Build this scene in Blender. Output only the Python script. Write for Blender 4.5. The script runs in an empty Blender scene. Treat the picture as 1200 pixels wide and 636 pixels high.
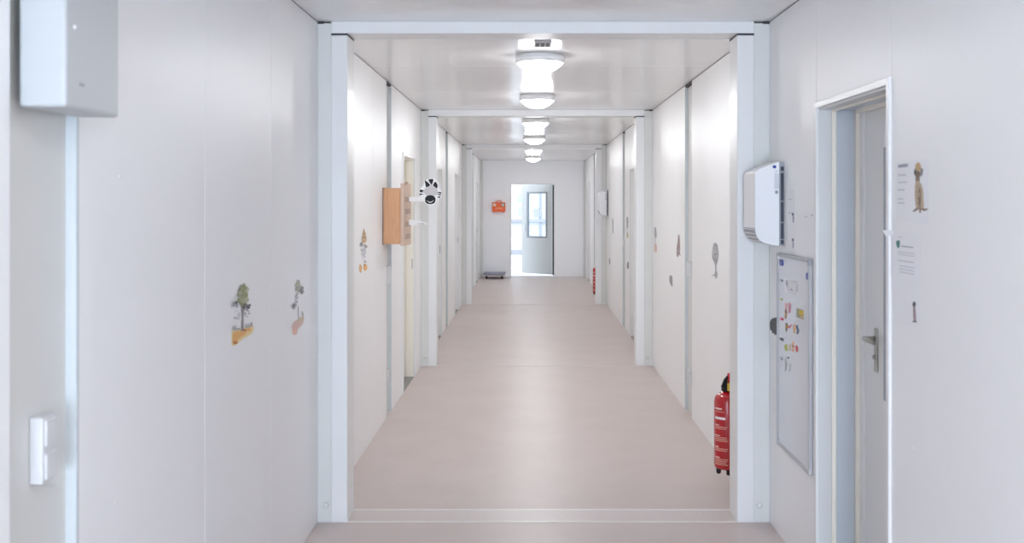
import bpy, bmesh, math, random
from mathutils import Vector, Matrix

random.seed(7)
PI = math.pi
C = bpy.context.scene.collection
SC = bpy.context.scene

# ------------------------------------------------------------------ camera
FPX = 1221.0                       # focal length in pixels of the 1200 x 636 frame
CX, CY = 621.0, 237.0              # principal point of the photograph
EYE = 1.597
cam_d = bpy.data.cameras.new('camera')
cam_d.sensor_width = 36.0
cam_d.lens = 36.0 * FPX / 1200.0
cam_d.shift_x = -(CX - 600.0) / 1200.0
cam_d.shift_y = -(318.0 - CY) / 1200.0
cam_d.clip_start = 0.05
cam_d.dof.use_dof = True
cam_d.dof.focus_distance = 9.0
cam_d.dof.aperture_fstop = 5.0
cam = bpy.data.objects.new('camera', cam_d)
cam.location = (0, 0, EYE)
cam.rotation_euler = (PI / 2, 0, 0)
C.objects.link(cam)
SC.camera = cam

# ------------------------------------------------------------------ world, exposure, light levels
WORLD_STRENGTH = 2.7
LAMP_STRENGTH = 64.0
SC.view_settings.view_transform = 'Standard'
SC.view_settings.look = 'None'
SC.view_settings.gamma = 1.0
SC.view_settings.use_curve_mapping = False
SC.view_settings.exposure = 0.10
SC.cycles.max_bounces = 14
SC.cycles.diffuse_bounces = 9
SC.cycles.glossy_bounces = 5
SC.cycles.transparent_max_bounces = 8

w = bpy.data.worlds.new('sky')
SC.world = w
w.use_nodes = True
bg = w.node_tree.nodes['Background']
bg.inputs['Color'].default_value = (0.80, 0.90, 1.0, 1)
bg.inputs['Strength'].default_value = WORLD_STRENGTH

# sun on the yard beyond the open far door (blocked by the building everywhere else)
sun_d = bpy.data.lights.new('sun', 'SUN')
sun_d.energy = 2.5
sun_d.angle = math.radians(1.0)
sun_d.color = (1.0, 0.97, 0.92)
sun = bpy.data.objects.new('sun', sun_d)
sun.rotation_euler = (math.radians(38), math.radians(24), 0)
C.objects.link(sun)

# cool daylight that falls in through the open entrance behind the viewer
day_d = bpy.data.lights.new('entrance_daylight', 'AREA')
day_d.shape = 'RECTANGLE'
day_d.size, day_d.size_y = 1.6, 2.1
day_d.energy = 345.0
day_d.color = (0.66, 0.82, 1.0)
day = bpy.data.objects.new('entrance_daylight', day_d)
day.location = (0.075, -6.65, 1.08)
day.rotation_euler = (PI / 2, 0, 0)
C.objects.link(day)

# ------------------------------------------------------------------ room dimensions (metres)
XL, XR, H = -1.0605, 1.197, 2.5
Y0, YF = -6.6, 22.4                # entrance end behind the viewer, far wall
KL, KR = XL * FPX, XR * FPX


def srgb(r, g, b):
    def f(c):
        c /= 255.0
        return c / 12.92 if c <= 0.04045 else ((c + 0.055) / 1.055) ** 2.4
    return (f(r), f(g), f(b), 1.0)


# ------------------------------------------------------------------ materials
def mat(name, col, rough=0.5, spec=0.5, metal=0.0, coat=0.0, bump=None, vary=0.0, coat_rough=0.1):
    m = bpy.data.materials.new(name)
    m.use_nodes = True
    nt = m.node_tree
    b = nt.nodes['Principled BSDF']
    b.inputs['Base Color'].default_value = col
    b.inputs['Roughness'].default_value = rough
    b.inputs['Specular IOR Level'].default_value = spec
    b.inputs['Metallic'].default_value = metal
    b.inputs['Coat Weight'].default_value = coat
    b.inputs['Coat Roughness'].default_value = coat_rough
    tc = nt.nodes.new('ShaderNodeTexCoord')
    if vary > 0:
        n = nt.nodes.new('ShaderNodeTexNoise')
        n.inputs['Scale'].default_value = 6.0
        n.inputs['Detail'].default_value = 4.0
        nt.links.new(tc.outputs['Object'], n.inputs['Vector'])
        r = nt.nodes.new('ShaderNodeValToRGB')
        c0 = [max(0, x * (1 - vary)) for x in col[:3]]
        c1 = [min(1, x * (1 + vary)) for x in col[:3]]
        r.color_ramp.elements[0].position = 0.3
        r.color_ramp.elements[1].position = 0.7
        r.color_ramp.elements[0].color = (*c0, 1)
        r.color_ramp.elements[1].color = (*c1, 1)
        nt.links.new(n.outputs['Fac'], r.inputs['Fac'])
        nt.links.new(r.outputs['Color'], b.inputs['Base Color'])
    if bump:
        scale, strength, dist, stretch = bump
        mp = nt.nodes.new('ShaderNodeMapping')
        mp.inputs['Scale'].default_value = stretch
        nt.links.new(tc.outputs['Object'], mp.inputs['Vector'])
        n2 = nt.nodes.new('ShaderNodeTexNoise')
        n2.inputs['Scale'].default_value = scale
        n2.inputs['Detail'].default_value = 2.0
        nt.links.new(mp.outputs['Vector'], n2.inputs['Vector'])
        bp = nt.nodes.new('ShaderNodeBump')
        bp.inputs['Strength'].default_value = strength
        bp.inputs['Distance'].default_value = dist
        nt.links.new(n2.outputs['Fac'], bp.inputs['Height'])
        nt.links.new(bp.outputs['Normal'], b.inputs['Normal'])
    return m


def emis(name, col, strength):
    m = bpy.data.materials.new(name)
    m.use_nodes = True
    nt = m.node_tree
    b = nt.nodes['Principled BSDF']
    b.inputs['Base Color'].default_value = (0.9, 0.9, 0.9, 1)
    b.inputs['Emission Color'].default_value = col
    b.inputs['Emission Strength'].default_value = strength
    return m


def glass(name, tint, gloss=0.07):
    m = bpy.data.materials.new(name)
    m.use_nodes = True
    nt = m.node_tree
    nt.nodes.clear()
    o = nt.nodes.new('ShaderNodeOutputMaterial')
    mix = nt.nodes.new('ShaderNodeMixShader')
    t = nt.nodes.new('ShaderNodeBsdfTransparent')
    g = nt.nodes.new('ShaderNodeBsdfGlossy')
    t.inputs['Color'].default_value = tint
    g.inputs['Roughness'].default_value = 0.03
    mix.inputs['Fac'].default_value = gloss
    nt.links.new(t.outputs[0], mix.inputs[1])
    nt.links.new(g.outputs[0], mix.inputs[2])
    nt.links.new(mix.outputs[0], o.inputs['Surface'])
    return m


M = {}
M['wall'] = mat('white_wall_panel', (0.88, 0.878, 0.88, 1), 0.38, 0.26, bump=(5.0, 0.10, 0.01, (1.0, 2.2, 0.25)))
M['wall_end'] = mat('white_end_wall', (0.92, 0.92, 0.93, 1), 0.4, 0.4, bump=(5.0, 0.06, 0.01, (2.0, 1.0, 0.3)))
M['ceiling'] = mat('white_ceiling_panel', (0.82, 0.81, 0.81, 1), 0.19, 0.5, bump=(4.0, 0.04, 0.01, (1.0, 0.4, 1.0)))
M['post'] = mat('white_post_cover', (0.79, 0.788, 0.785, 1), 0.32, 0.5)
M['beam'] = mat('white_beam', (0.82, 0.82, 0.82, 1), 0.35, 0.4)
M['recess'] = mat('pale_grey_green_paint', (0.70, 0.70, 0.675, 1), 0.38, 0.4, bump=(30, 0.05, 0.003, (1, 1, 1)))
M['dark'] = mat('dark_joint', (0.05, 0.05, 0.06, 1), 0.6, 0.3)
M['seam'] = mat('panel_joint', (0.42, 0.42, 0.43, 1), 0.6, 0.3)
M['cream'] = mat('cream_steel_frame', (0.90, 0.85, 0.75, 1), 0.35, 0.4)
M['reveal'] = mat('white_reveal', (0.85, 0.855, 0.86, 1), 0.35, 0.4)
M['threshold_grey'] = mat('dark_grey_threshold', (0.27, 0.27, 0.255, 1), 0.5, 0.4)
M['lining_grey'] = mat('pale_grey_lining', (0.66, 0.665, 0.66, 1), 0.4, 0.4)
M['lining_blue'] = mat('pale_blue_grey_lining', (0.57, 0.615, 0.665, 1), 0.4, 0.4)
M['edge'] = mat('pale_edge_profile', (0.60, 0.64, 0.655, 1), 0.4, 0.4)
M['box_paint'] = mat('white_box_enamel', (0.52, 0.54, 0.55, 1), 0.4, 0.4)
M['leaf'] = mat('pale_grey_door_leaf', (0.78, 0.78, 0.765, 1), 0.4, 0.4)
M['grey_leaf'] = mat('grey_steel_door_leaf', (0.50, 0.51, 0.505, 1), 0.42, 0.4)
M['grey_frame'] = mat('grey_window_frame', (0.24, 0.26, 0.29, 1), 0.4, 0.5)
M['rubber'] = mat('black_rubber', (0.012, 0.012, 0.013, 1), 0.8, 0.1)
M['steel'] = mat('brushed_steel', (0.45, 0.44, 0.40, 1), 0.35, 0.5, metal=0.9)
M['aluminium'] = mat('anodised_aluminium', (0.55, 0.55, 0.57, 1), 0.4, 0.5, metal=0.7)
M['board'] = mat('white_enamel_board', (0.68, 0.69, 0.735, 1), 0.2, 0.5)
M['plastic'] = mat('white_plastic', (0.83, 0.835, 0.85, 1), 0.35, 0.5)
M['plastic_grey'] = mat('grey_plastic', (0.33, 0.34, 0.37, 1), 0.45, 0.5)
M['navy'] = mat('dark_navy_back', (0.045, 0.05, 0.075, 1), 0.5, 0.4)
M['blue'] = mat('blue_plastic', (0.02, 0.035, 0.30, 1), 0.35, 0.5)
M['switch_white'] = mat('switch_white', (0.68, 0.68, 0.69, 1), 0.4, 0.4)
M['paper'] = mat('white_paper', (0.865, 0.865, 0.885, 1), 0.7, 0.2)
M['ink'] = mat('grey_ink', (0.38, 0.38, 0.43, 1), 0.7, 0.2)
M['ink_pale'] = mat('pale_grey_ink', (0.60, 0.60, 0.66, 1), 0.7, 0.2)
M['ink_dark'] = mat('dark_grey_ink', (0.14, 0.14, 0.15, 1), 0.7, 0.2)
M['red'] = mat('red_enamel', (0.46, 0.008, 0.014, 1), 0.22, 0.5, coat=0.5)
M['red_tag'] = mat('red_plastic', (0.65, 0.02, 0.03, 1), 0.4, 0.5)
M['yellow'] = mat('yellow_plastic', (0.75, 0.52, 0.06, 1), 0.4, 0.5)
M['print_pale'] = mat('pale_print', (0.85, 0.62, 0.56, 1), 0.4, 0.4)
M['print_gold'] = mat('gold_print', (0.72, 0.36, 0.28, 1), 0.4, 0.4)
M['white_print'] = mat('white_print', (0.85, 0.80, 0.80, 1), 0.4, 0.4)
M['black'] = mat('black_plastic', (0.012, 0.012, 0.013, 1), 0.5, 0.25)
M['orange'] = mat('orange_plastic', (0.88, 0.115, 0.01, 1), 0.35, 0.5)
M['orange_print'] = mat('pale_orange_print', (0.95, 0.42, 0.20, 1), 0.4, 0.4)
M['green'] = mat('green_print', (0.02, 0.20, 0.09, 1), 0.45, 0.4)
M['trolley'] = mat('grey_trolley_deck', (0.27, 0.27, 0.36, 1), 0.5, 0.4)
M['trolley_under'] = mat('warm_grey_plywood', (0.62, 0.56, 0.55, 1), 0.6, 0.3)
M['zebra_white'] = mat('white_painted_wood', (0.92, 0.92, 0.92, 1), 0.45, 0.4)
M['zebra_grey'] = mat('pale_grey_paint', (0.62, 0.60, 0.61, 1), 0.5, 0.3)
M['yard'] = mat('pale_yard_concrete', (0.75, 0.76, 0.78, 1), 0.8, 0.2, vary=0.05)
M['facade'] = mat('white_facade', (0.50, 0.515, 0.535, 1), 0.7, 0.2)
M['facade_grey'] = mat('pale_grey_facade_trim', (0.26, 0.27, 0.31, 1), 0.6, 0.3)
M['facade_glass'] = mat('pale_window_panel', (0.30, 0.36, 0.39, 1), 0.2, 0.5)
M['glass'] = glass('clear_pane', (0.93, 0.96, 0.98, 1), 0.06)
M['door_glass'] = mat('grey_frosted_glass', (0.36, 0.38, 0.42, 1), 0.25, 0.5)
M['lamp_body'] = mat('white_lamp_housing', (0.9, 0.9, 0.9, 1), 0.4, 0.4)
M['lamp'] = emis('lit_opal_diffuser', (0.965, 0.985, 1.0, 1), LAMP_STRENGTH)
M['silver'] = mat('grey_grille', (0.10, 0.10, 0.11, 1), 0.9, 0.05)


def floor_material():
    m = mat('pinkish_beige_linoleum', (0.5, 0.42, 0.40, 1), 0.38, 0.30)
    nt = m.node_tree
    b = nt.nodes['Principled BSDF']
    tc = nt.nodes.new('ShaderNodeTexCoord')
    n = nt.nodes.new('ShaderNodeTexNoise')
    n.inputs['Scale'].default_value = 2.2
    n.inputs['Detail'].default_value = 8.0
    n.inputs['Roughness'].default_value = 0.7
    nt.links.new(tc.outputs['Object'], n.inputs['Vector'])
    r = nt.nodes.new('ShaderNodeValToRGB')
    r.color_ramp.elements[0].position = 0.3
    r.color_ramp.elements[1].position = 0.75
    r.color_ramp.elements[0].color = (0.560, 0.480, 0.455, 1)
    r.color_ramp.elements[1].color = (0.615, 0.535, 0.508, 1)
    nt.links.new(n.outputs['Fac'], r.inputs['Fac'])
    nt.links.new(r.outputs['Color'], b.inputs['Base Color'])
    bp = nt.nodes.new('ShaderNodeBump')
    bp.inputs['Strength'].default_value = 0.06
    bp.inputs['Distance'].default_value = 0.004
    n2 = nt.nodes.new('ShaderNodeTexNoise')
    n2.inputs['Scale'].default_value = 9.0
    nt.links.new(tc.outputs['Object'], n2.inputs['Vector'])
    nt.links.new(n2.outputs['Fac'], bp.inputs['Height'])
    nt.links.new(bp.outputs['Normal'], b.inputs['Normal'])
    return m


def wood_material(name, c0, c1):
    m = mat(name, c0, 0.5, 0.35)
    nt = m.node_tree
    b = nt.nodes['Principled BSDF']
    tc = nt.nodes.new('ShaderNodeTexCoord')
    mp = nt.nodes.new('ShaderNodeMapping')
    mp.inputs['Scale'].default_value = (9.0, 9.0, 1.2)
    nt.links.new(tc.outputs['Object'], mp.inputs['Vector'])
    n = nt.nodes.new('ShaderNodeTexNoise')
    n.inputs['Scale'].default_value = 7.0
    n.inputs['Detail'].default_value = 6.0
    n.inputs['Distortion'].default_value = 0.6
    nt.links.new(mp.outputs['Vector'], n.inputs['Vector'])
    r = nt.nodes.new('ShaderNodeValToRGB')
    r.color_ramp.elements[0].position = 0.3
    r.color_ramp.elements[1].position = 0.7
    r.color_ramp.elements[0].color = c0
    r.color_ramp.elements[1].color = c1
    nt.links.new(n.outputs['Fac'], r.inputs['Fac'])
    nt.links.new(r.outputs['Color'], b.inputs['Base Color'])
    return m


def joint_material():
    m = mat('pale_studded_joint_cover', (0.62, 0.555, 0.535, 1), 0.35, 0.5)
    nt = m.node_tree
    b = nt.nodes['Principled BSDF']
    tc = nt.nodes.new('ShaderNodeTexCoord')
    v = nt.nodes.new('ShaderNodeTexVoronoi')
    v.inputs['Scale'].default_value = 60.0
    nt.links.new(tc.outputs['Object'], v.inputs['Vector'])
    bp = nt.nodes.new('ShaderNodeBump')
    bp.inputs['Strength'].default_value = 0.5
    bp.inputs['Distance'].default_value = 0.003
    nt.links.new(v.outputs['Distance'], bp.inputs['Height'])
    nt.links.new(bp.outputs['Normal'], b.inputs['Normal'])
    return m


M['floor'] = floor_material()
M['joint'] = joint_material()
M['joint_edge'] = mat('pale_joint_edge', (0.78, 0.735, 0.72, 1), 0.3, 0.5)
M['beech'] = wood_material('warm_beech', (0.64, 0.345, 0.185, 1), (0.70, 0.39, 0.215, 1))
M['beech_pale'] = wood_material('pale_beech', (0.60, 0.43, 0.33, 1), (0.66, 0.48, 0.375, 1))
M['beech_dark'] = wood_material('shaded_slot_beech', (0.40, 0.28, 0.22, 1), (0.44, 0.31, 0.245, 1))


# ------------------------------------------------------------------ mesh helpers
def new():
    return bmesh.new()


def box(bm, x0, x1, y0, y1, z0, z1, bev=0.0, seg=2, mi=0):
    x0, x1 = min(x0, x1), max(x0, x1)
    y0, y1 = min(y0, y1), max(y0, y1)
    z0, z1 = min(z0, z1), max(z0, z1)
    r = bmesh.ops.create_cube(bm, size=1.0)
    vs = r['verts']
    for v in vs:
        v.co = Vector(((x0 + x1) / 2 + v.co.x * (x1 - x0), (y0 + y1) / 2 + v.co.y * (y1 - y0),
                       (z0 + z1) / 2 + v.co.z * (z1 - z0)))
    fs = {f for v in vs for f in v.link_faces}
    for f in fs:
        f.material_index = mi
    if bev > 0:
        es = list({e for v in vs for e in v.link_edges})
        rr = bmesh.ops.bevel(bm, geom=es, offset=bev, segments=seg, profile=0.5, affect='EDGES')
        for f in rr['faces']:
            f.material_index = mi
    return bm


def prism(bm, pts, d, mi=0, both=False):
    """closed polygon of 3-D points pushed along the vector d"""
    d = Vector(d)
    a = [bm.verts.new(Vector(p)) for p in pts]
    b = [bm.verts.new(Vector(p) + d) for p in pts]
    n = len(pts)
    fs = [bm.faces.new(a), bm.faces.new(list(reversed(b)))]
    for i in range(n):
        fs.append(bm.faces.new((a[i], b[i], b[(i + 1) % n], a[(i + 1) % n])))
    for f in fs:
        f.material_index = mi
    return bm


def lathe(bm, prof, cx, cy, seg=32, a0=0.0, a1=2 * PI, mi=0, cap=True):
    """revolve (radius, z) pairs about the vertical through cx, cy"""
    full = abs((a1 - a0) - 2 * PI) < 1e-6
    n = seg if full else seg + 1
    rings = []
    for r, z in prof:
        if r < 1e-6:
            rings.append([bm.verts.new((cx, cy, z))])
        else:
            rings.append([bm.verts.new((cx + r * math.cos(a0 + (a1 - a0) * i / seg),
                                        cy + r * math.sin(a0 + (a1 - a0) * i / seg), z)) for i in range(n)])
    m = seg
    for k in range(len(rings) - 1):
        A, B = rings[k], rings[k + 1]
        for i in range(m):
            j = (i + 1) % n
            if len(A) == 1 and len(B) == 1:
                continue
            if len(A) == 1:
                f = bm.faces.new((A[0], B[i], B[j]))
            elif len(B) == 1:
                f = bm.faces.new((A[i], A[j], B[0]))
            else:
                f = bm.faces.new((A[i], A[j], B[j], B[i]))
            f.material_index = mi
            f.smooth = True
    return bm


def tube(bm, pts, r, seg=10, mi=0):
    pts = [Vector(p) for p in pts]
    rings = []
    n = len(pts)
    for i, p in enumerate(pts):
        t = (pts[min(i + 1, n - 1)] - pts[max(i - 1, 0)]).normalized()
        up = Vector((0, 0, 1)) if abs(t.z) < 0.9 else Vector((1, 0, 0))
        u = t.cross(up).normalized()
        v = t.cross(u).normalized()
        rr = r[i] if isinstance(r, (list, tuple)) else r
        rings.append([bm.verts.new(p + u * rr * math.cos(2 * PI * k / seg) + v * rr * math.sin(2 * PI * k / seg)) for k in range(seg)])
    for a, b in zip(rings, rings[1:]):
        for k in range(seg):
            f = bm.faces.new((a[k], a[(k + 1) % seg], b[(k + 1) % seg], b[k]))
            f.smooth = True
            f.material_index = mi
    for f in (bm.faces.new(list(reversed(rings[0]))), bm.faces.new(rings[-1])):
        f.material_index = mi
    return bm


def ball(bm, c, r, sx=1, sy=1, sz=1, mi=0):
    rr = bmesh.ops.create_uvsphere(bm, u_segments=16, v_segments=10, radius=r)
    for v in rr['verts']:
        v.co = Vector((c[0] + v.co.x * sx, c[1] + v.co.y * sy, c[2] + v.co.z * sz))
    for f in {f for v in rr['verts'] for f in v.link_faces}:
        f.smooth = True
        f.material_index = mi
    return bm


def wloc(o):
    v = Vector((0, 0, 0))
    while o:
        v += o.location
        o = o.parent
    return v


def obj(name, bm, m, parent=None, loc=None):
    """links a bmesh given in room coordinates as ONE mesh object; loc = its origin (room coordinates) when top level"""
    base = wloc(parent) if parent else Vector(loc or (0, 0, 0))
    if base.length > 0:
        bmesh.ops.translate(bm, verts=bm.verts, vec=-base)
    bmesh.ops.recalc_face_normals(bm, faces=bm.faces)
    me = bpy.data.meshes.new(name)
    bm.to_mesh(me)
    bm.free()
    o = bpy.data.objects.new(name, me)
    C.objects.link(o)
    for mm in (m if isinstance(m, (list, tuple)) else [m]):
        me.materials.append(mm if not isinstance(mm, str) else M[mm])
    if parent:
        o.parent = parent
    else:
        o.location = base
    return o


def tag(o, label, cat, group=None):
    o['label'] = label
    o['category'] = cat
    if group:
        o['group'] = group
    return o


def thing(name, label, cat, loc, group=None):
    o = bpy.data.objects.new(name, None)
    o.empty_display_size = 0.05
    o.location = loc
    C.objects.link(o)
    return tag(o, label, cat, group)


def struct(name, bm, m, parent=None):
    o = obj(name, bm, m, parent)
    if not parent:
        o['kind'] = 'structure'
    return o


def struct_empty(name, loc):
    o = bpy.data.objects.new(name, None)
    o.empty_display_size = 0.05
    o.location = loc
    C.objects.link(o)
    o['kind'] = 'structure'
    return o


def dup(root, shift, label, group=None):
    """a copy of a thing with copies of its parts and sub-parts"""
    r = root.copy()
    C.objects.link(r)
    r.location = root.location + Vector(shift)
    r['label'] = label
    if group:
        r['group'] = group
    for ch in list(root.children):
        c = ch.copy()
        C.objects.link(c)
        c.parent = r
        for g in ch.children:
            d = g.copy()
            C.objects.link(d)
            d.parent = c
    return r


# points on the two long walls that a pixel of the photograph shows (y along the corridor, z up)
def R(px, py):
    y = KR / (px - CX)
    return y, EYE - (py - CY) * y / FPX


def L(px, py):
    y = KL / (px - CX)
    return y, EYE - (py - CY) * y / FPX


# ================================================================== SETTING
# ---- floor
bm = new()
box(bm, XL - 0.3, XR + 0.3, Y0 - 0.2, YF + 0.12, -0.12, 0.0)
struct('floor', bm, 'floor')

# ---- ceiling: transverse panels with fine joints
bm = new()
ys = [Y0 - 0.2, -4.0, -2.0, -0.3, 0.85, 2.0, 3.15, 4.3, 5.3, 6.9, 8.5, 10.2, 11.8, 13.3, 14.9, 16.4, 18.0, 19.6, 21.1, YF + 0.1]
for a, b in zip(ys, ys[1:]):
    box(bm, XL - 0.3, XR + 0.3, a + 0.0012, b - 0.0012, H, H + 0.06, 0.0015, 1)
box(bm, XL - 0.3, XR + 0.3, Y0 - 0.2, YF + 0.1, H + 0.05, H + 0.14)
struct('ceiling', bm, 'ceiling')

DOORS_R = [(3.452, 4.352), (11.55, 12.44), (20.7, 21.55)]
DOORS_L = [(8.66, 9.55), (11.62, 12.50), (14.66, 15.54), (20.35, 21.2)]
DZ = 2.0
STRIPS = [(2.126, 2.448), (7.70, 7.98), (13.12, 13.46), (19.2, 19.5)]
STRIPS_R = [(7.70, 8.05), (13.12, 13.46), (19.2, 19.5)]
SEAM_L = [-4.5, -3.0, -1.5, 0.4, 1.3, 3.40, 4.27, 5.3, 6.15, 7.03, 8.66, 9.55, 10.3, 11.62, 12.5, 14.3, 14.66, 15.54, 16.4, 17.4, 18.3, 20.35, 21.2]
SEAM_R = [-4.5, -3.0, -1.5, 0.4, 1.45, 2.45, 3.452, 4.352, 5.3, 6.2, 7.07, 8.73, 9.5, 10.3, 11.55, 12.44, 14.3, 15.3, 16.4, 17.4, 18.3, 20.7, 21.55]


def long_wall(name, x, s, doors, strips, seams):
    """s = +1 right wall, -1 left wall; panels 0.22 thick outward from the plane x"""
    bm = new()
    cuts = sorted(set([Y0 - 0.2, YF + 0.1] + seams + [v for d in doors for v in d] + [v for q in strips for v in q]))
    T = 0.24
    for a, b in zip(cuts, cuts[1:]):
        mid = (a + b) / 2
        if any(q[0] < mid < q[1] for q in strips):
            continue
        e0 = 0.0 if any(abs(a - v) < 1e-6 for q in strips for v in q) else 0.0014
        e1 = 0.0 if any(abs(b - v) < 1e-6 for q in strips for v in q) else 0.0014
        d = [q for q in doors if q[0] - 1e-6 < mid < q[1] + 1e-6]
        z0 = DZ if d else 0.0
        box(bm, x, x + s * T, a + e0, b - e1, z0, H - 0.004, 0.0022, 2)
    o = struct(name, bm, 'wall')
    # backing behind the joints
    bm = new()
    cy = sorted([Y0 - 0.2] + [v for d in doors for v in d] + [YF + 0.1])
    for a, b in zip(cy[0::2], cy[1::2]):
        box(bm, x + s * 0.06, x + s * (T - 0.01), a, b, 0.0, H)
    for d in doors:
        box(bm, x + s * 0.06, x + s * (T - 0.01), d[0], d[1], DZ + 0.01, H)
    obj('panel_backing', bm, 'seam', o)
    return o


wl = long_wall('wall_left', XL, -1, DOORS_L, STRIPS, SEAM_L)
wr = long_wall('wall_right', XR, 1, DOORS_R, STRIPS_R, SEAM_R)

# dark shadow joint between wall and ceiling
for x, s, o in ((XL, -1, wl), (XR, 1, wr)):
    bm = new()
    box(bm, x + s * 0.002, x + s * 0.05, Y0, YF, H - 0.006, H)
    obj('shadow_joint', bm, 'dark', o)

# far wall with the open door
DX0, DX1 = -0.422, 0.532
bm = new()
box(bm, XL - 0.3, DX0, YF, YF + 0.12, 0, H, 0.002, 1)
box(bm, DX1, XR + 0.3, YF, YF + 0.12, 0, H, 0.002, 1)
box(bm, DX0 - 0.001, DX1 + 0.001, YF, YF + 0.12, DZ, H, 0.0, 1)
struct('wall_far', bm, 'wall_end')

# wall behind the viewer: a wide open entrance lets daylight in
bm = new()
box(bm, XL - 0.3, -0.75, Y0 - 0.12, Y0, 0, H)
box(bm, 0.9, XR + 0.3, Y0 - 0.12, Y0, 0, H)
box(bm, -0.75, 0.9, Y0 - 0.12, Y0, 2.15, H)
struct('wall_entrance', bm, 'wall_end')

# outer shell so that no daylight leaks past the joints
bm = new()
box(bm, XL - 0.34, XL - 0.245, Y0 - 0.2, YF + 0.12, -0.1, H + 0.14)
box(bm, XR + 0.245, XR + 0.34, Y0 - 0.2, YF + 0.12, -0.1, H + 0.14)
struct('wall_outer', bm, 'wall_end')

# corner posts against the far wall
tn = [0]


def trim(bm, m, parent=None):
    tn[0] += 1
    return struct('trim_%d' % tn[0], bm, m)


for x, s in ((XL, 1), (XR, -1)):
    bm = new()
    box(bm, x, x + s * 0.05, YF - 0.06, YF, 0, H, 0.004, 2)
    trim(bm, 'recess')

# ---- recessed joint strips in the long walls (grey panel set 25 mm back)
for x, s, strips in ((XL, -1, STRIPS), (XR, 1, STRIPS_R)):
    for a, b in strips:
        bm = new()
        box(bm, x + s * 0.025, x + s * 0.2, a, b, 0, H - 0.02)
        t = trim(bm, 'recess')
        bm = new()
        box(bm, x + s * 0.003, x + s * 0.2, a + 0.002, b - 0.002, H - 0.018, H - 0.001)
        obj('dark_cap', bm, 'dark', t)
        bm = new()
        box(bm, x + s * 0.0, x + s * 0.03, b - 0.012, b + 0.004, 0, H - 0.03, 0.002, 1)
        obj('edge_profile', bm, 'edge', t)

# ---- post pairs and cross beams where the building modules meet
for Y in (5.2, 10.17, 16.3):
    for x, s in ((XL, 1), (XR, -1)):
        xa, xb = (-0.992, -0.911) if s > 0 else (1.119, 1.035)
        bm = new()
        box(bm, x, xa, Y + 0.006, Y + 0.2, 0, H - 0.008, 0.002, 1)
        t = trim(bm, 'recess')
        bm = new()
        box(bm, x, x + s * 0.03, Y + 0.0, Y + 0.2, H - 0.012, H, 0)
        obj('dark_cap', bm, 'dark', t)
        bm = new()
        ball(bm, (xa - s * 0.028, Y + 0.004, 0.085), 0.016, sy=0.5)
        obj('bolt_cover', bm, 'recess', t)
        bm = new()
        box(bm, xa, xb, Y, Y + 0.2, 0.0, 2.431, 0.004, 3)
        t = trim(bm, 'post')
        bm = new()
        box(bm, xa, xb, Y, Y + 0.2, 2.431, 2.44)
        obj('dark_cap', bm, 'dark', t)
    bm = new()
    box(bm, -0.992, 1.119, Y, Y + 0.2, 2.44, H, 0.003, 2)
    trim(bm, 'beam')
    # floor joint cover
    bm = new()
    box(bm, XL, XR, Y + 0.012, Y + 0.215, 0.0, 0.0015)
    t = trim(bm, 'joint' if Y < 6 else 'floor')
    for ya in ((Y + 0.0, Y + 0.205) if Y < 6 else (Y + 0.0,)):
        bm = new()
        box(bm, XL, XR, ya, ya + 0.016, 0.0, 0.0028, 0.001, 1)
        obj('edge_strip', bm, 'joint_edge', t)

# ---- doors in the long walls
dn = [0]


def side_door(x, s, d, lining, full=False):
    dn[0] += 1
    a, b = d
    root = struct_empty('door_%d' % dn[0], (x, (a + b) / 2, 0))

    def P(name, m, boxes, parent=root):
        bm = new()
        for q in boxes:
            box(bm, x + s * q[0], x + s * q[1], q[2], q[3], q[4], q[5], q[6] if len(q) > 6 else 0.0015, 1)
        return obj(name, bm, m, parent)

    cw = 0.024
    P('casing', 'post', [(-0.010, 0.004, a - 0.002, a + cw, 0, DZ + 0.012), (-0.010, 0.004, b - cw, b + 0.002, 0, DZ + 0.012),
                         (-0.010, 0.004, a + cw, b - cw, DZ - cw + 0.012, DZ + 0.012)])
    c2 = 0.020
    P('outer_lining', lining, [(0.004, 0.058, a, a + c2, 0, DZ), (0.004, 0.058, b - c2, b, 0, DZ),
                               (0.004, 0.058, a + c2, b - c2, DZ - c2, DZ)])
    c3 = 0.026
    P('steel_lip', 'cream', [(0.058, 0.076, a, a + c3, 0, DZ), (0.058, 0.076, b - c3, b, 0, DZ),
                             (0.058, 0.076, a + c3, b - c3, DZ - c3, DZ)])
    c4 = 0.018
    P('inner_lining', 'lining_blue' if full else lining, [(0.076, 0.155, a, a + c4, 0, DZ), (0.076, 0.155, b - c4, b, 0, DZ),
                                                     (0.076, 0.155, a + c4, b - c4, DZ - c4, DZ)])
    c5 = 0.036
    P('frame', 'cream', [(0.155, 0.172, a, a + c5, 0, DZ), (0.155, 0.172, b - c5, b, 0, DZ),
                         (0.155, 0.172, a + c5, b - c5, DZ - c5, DZ)])
    P('threshold', 'threshold_grey', [(0.0, 0.175, a + 0.026, b - 0.026, 0.0, 0.004)])
    leaf = P('leaf', 'leaf', [(0.176, 0.216, a + c5 - 0.02, b - c5 - 0.002, 0.008, DZ - c5 + 0.004, 0.003)])
    P('stop', 'leaf', [(0.168, 0.178, b - c5 - 0.05, b - c5 + 0.001, 0.0, DZ - c5 + 0.002)])
    return root, leaf


door, leaf = side_door(XR, 1, DOORS_R[0], 'lining_grey', True)
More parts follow.
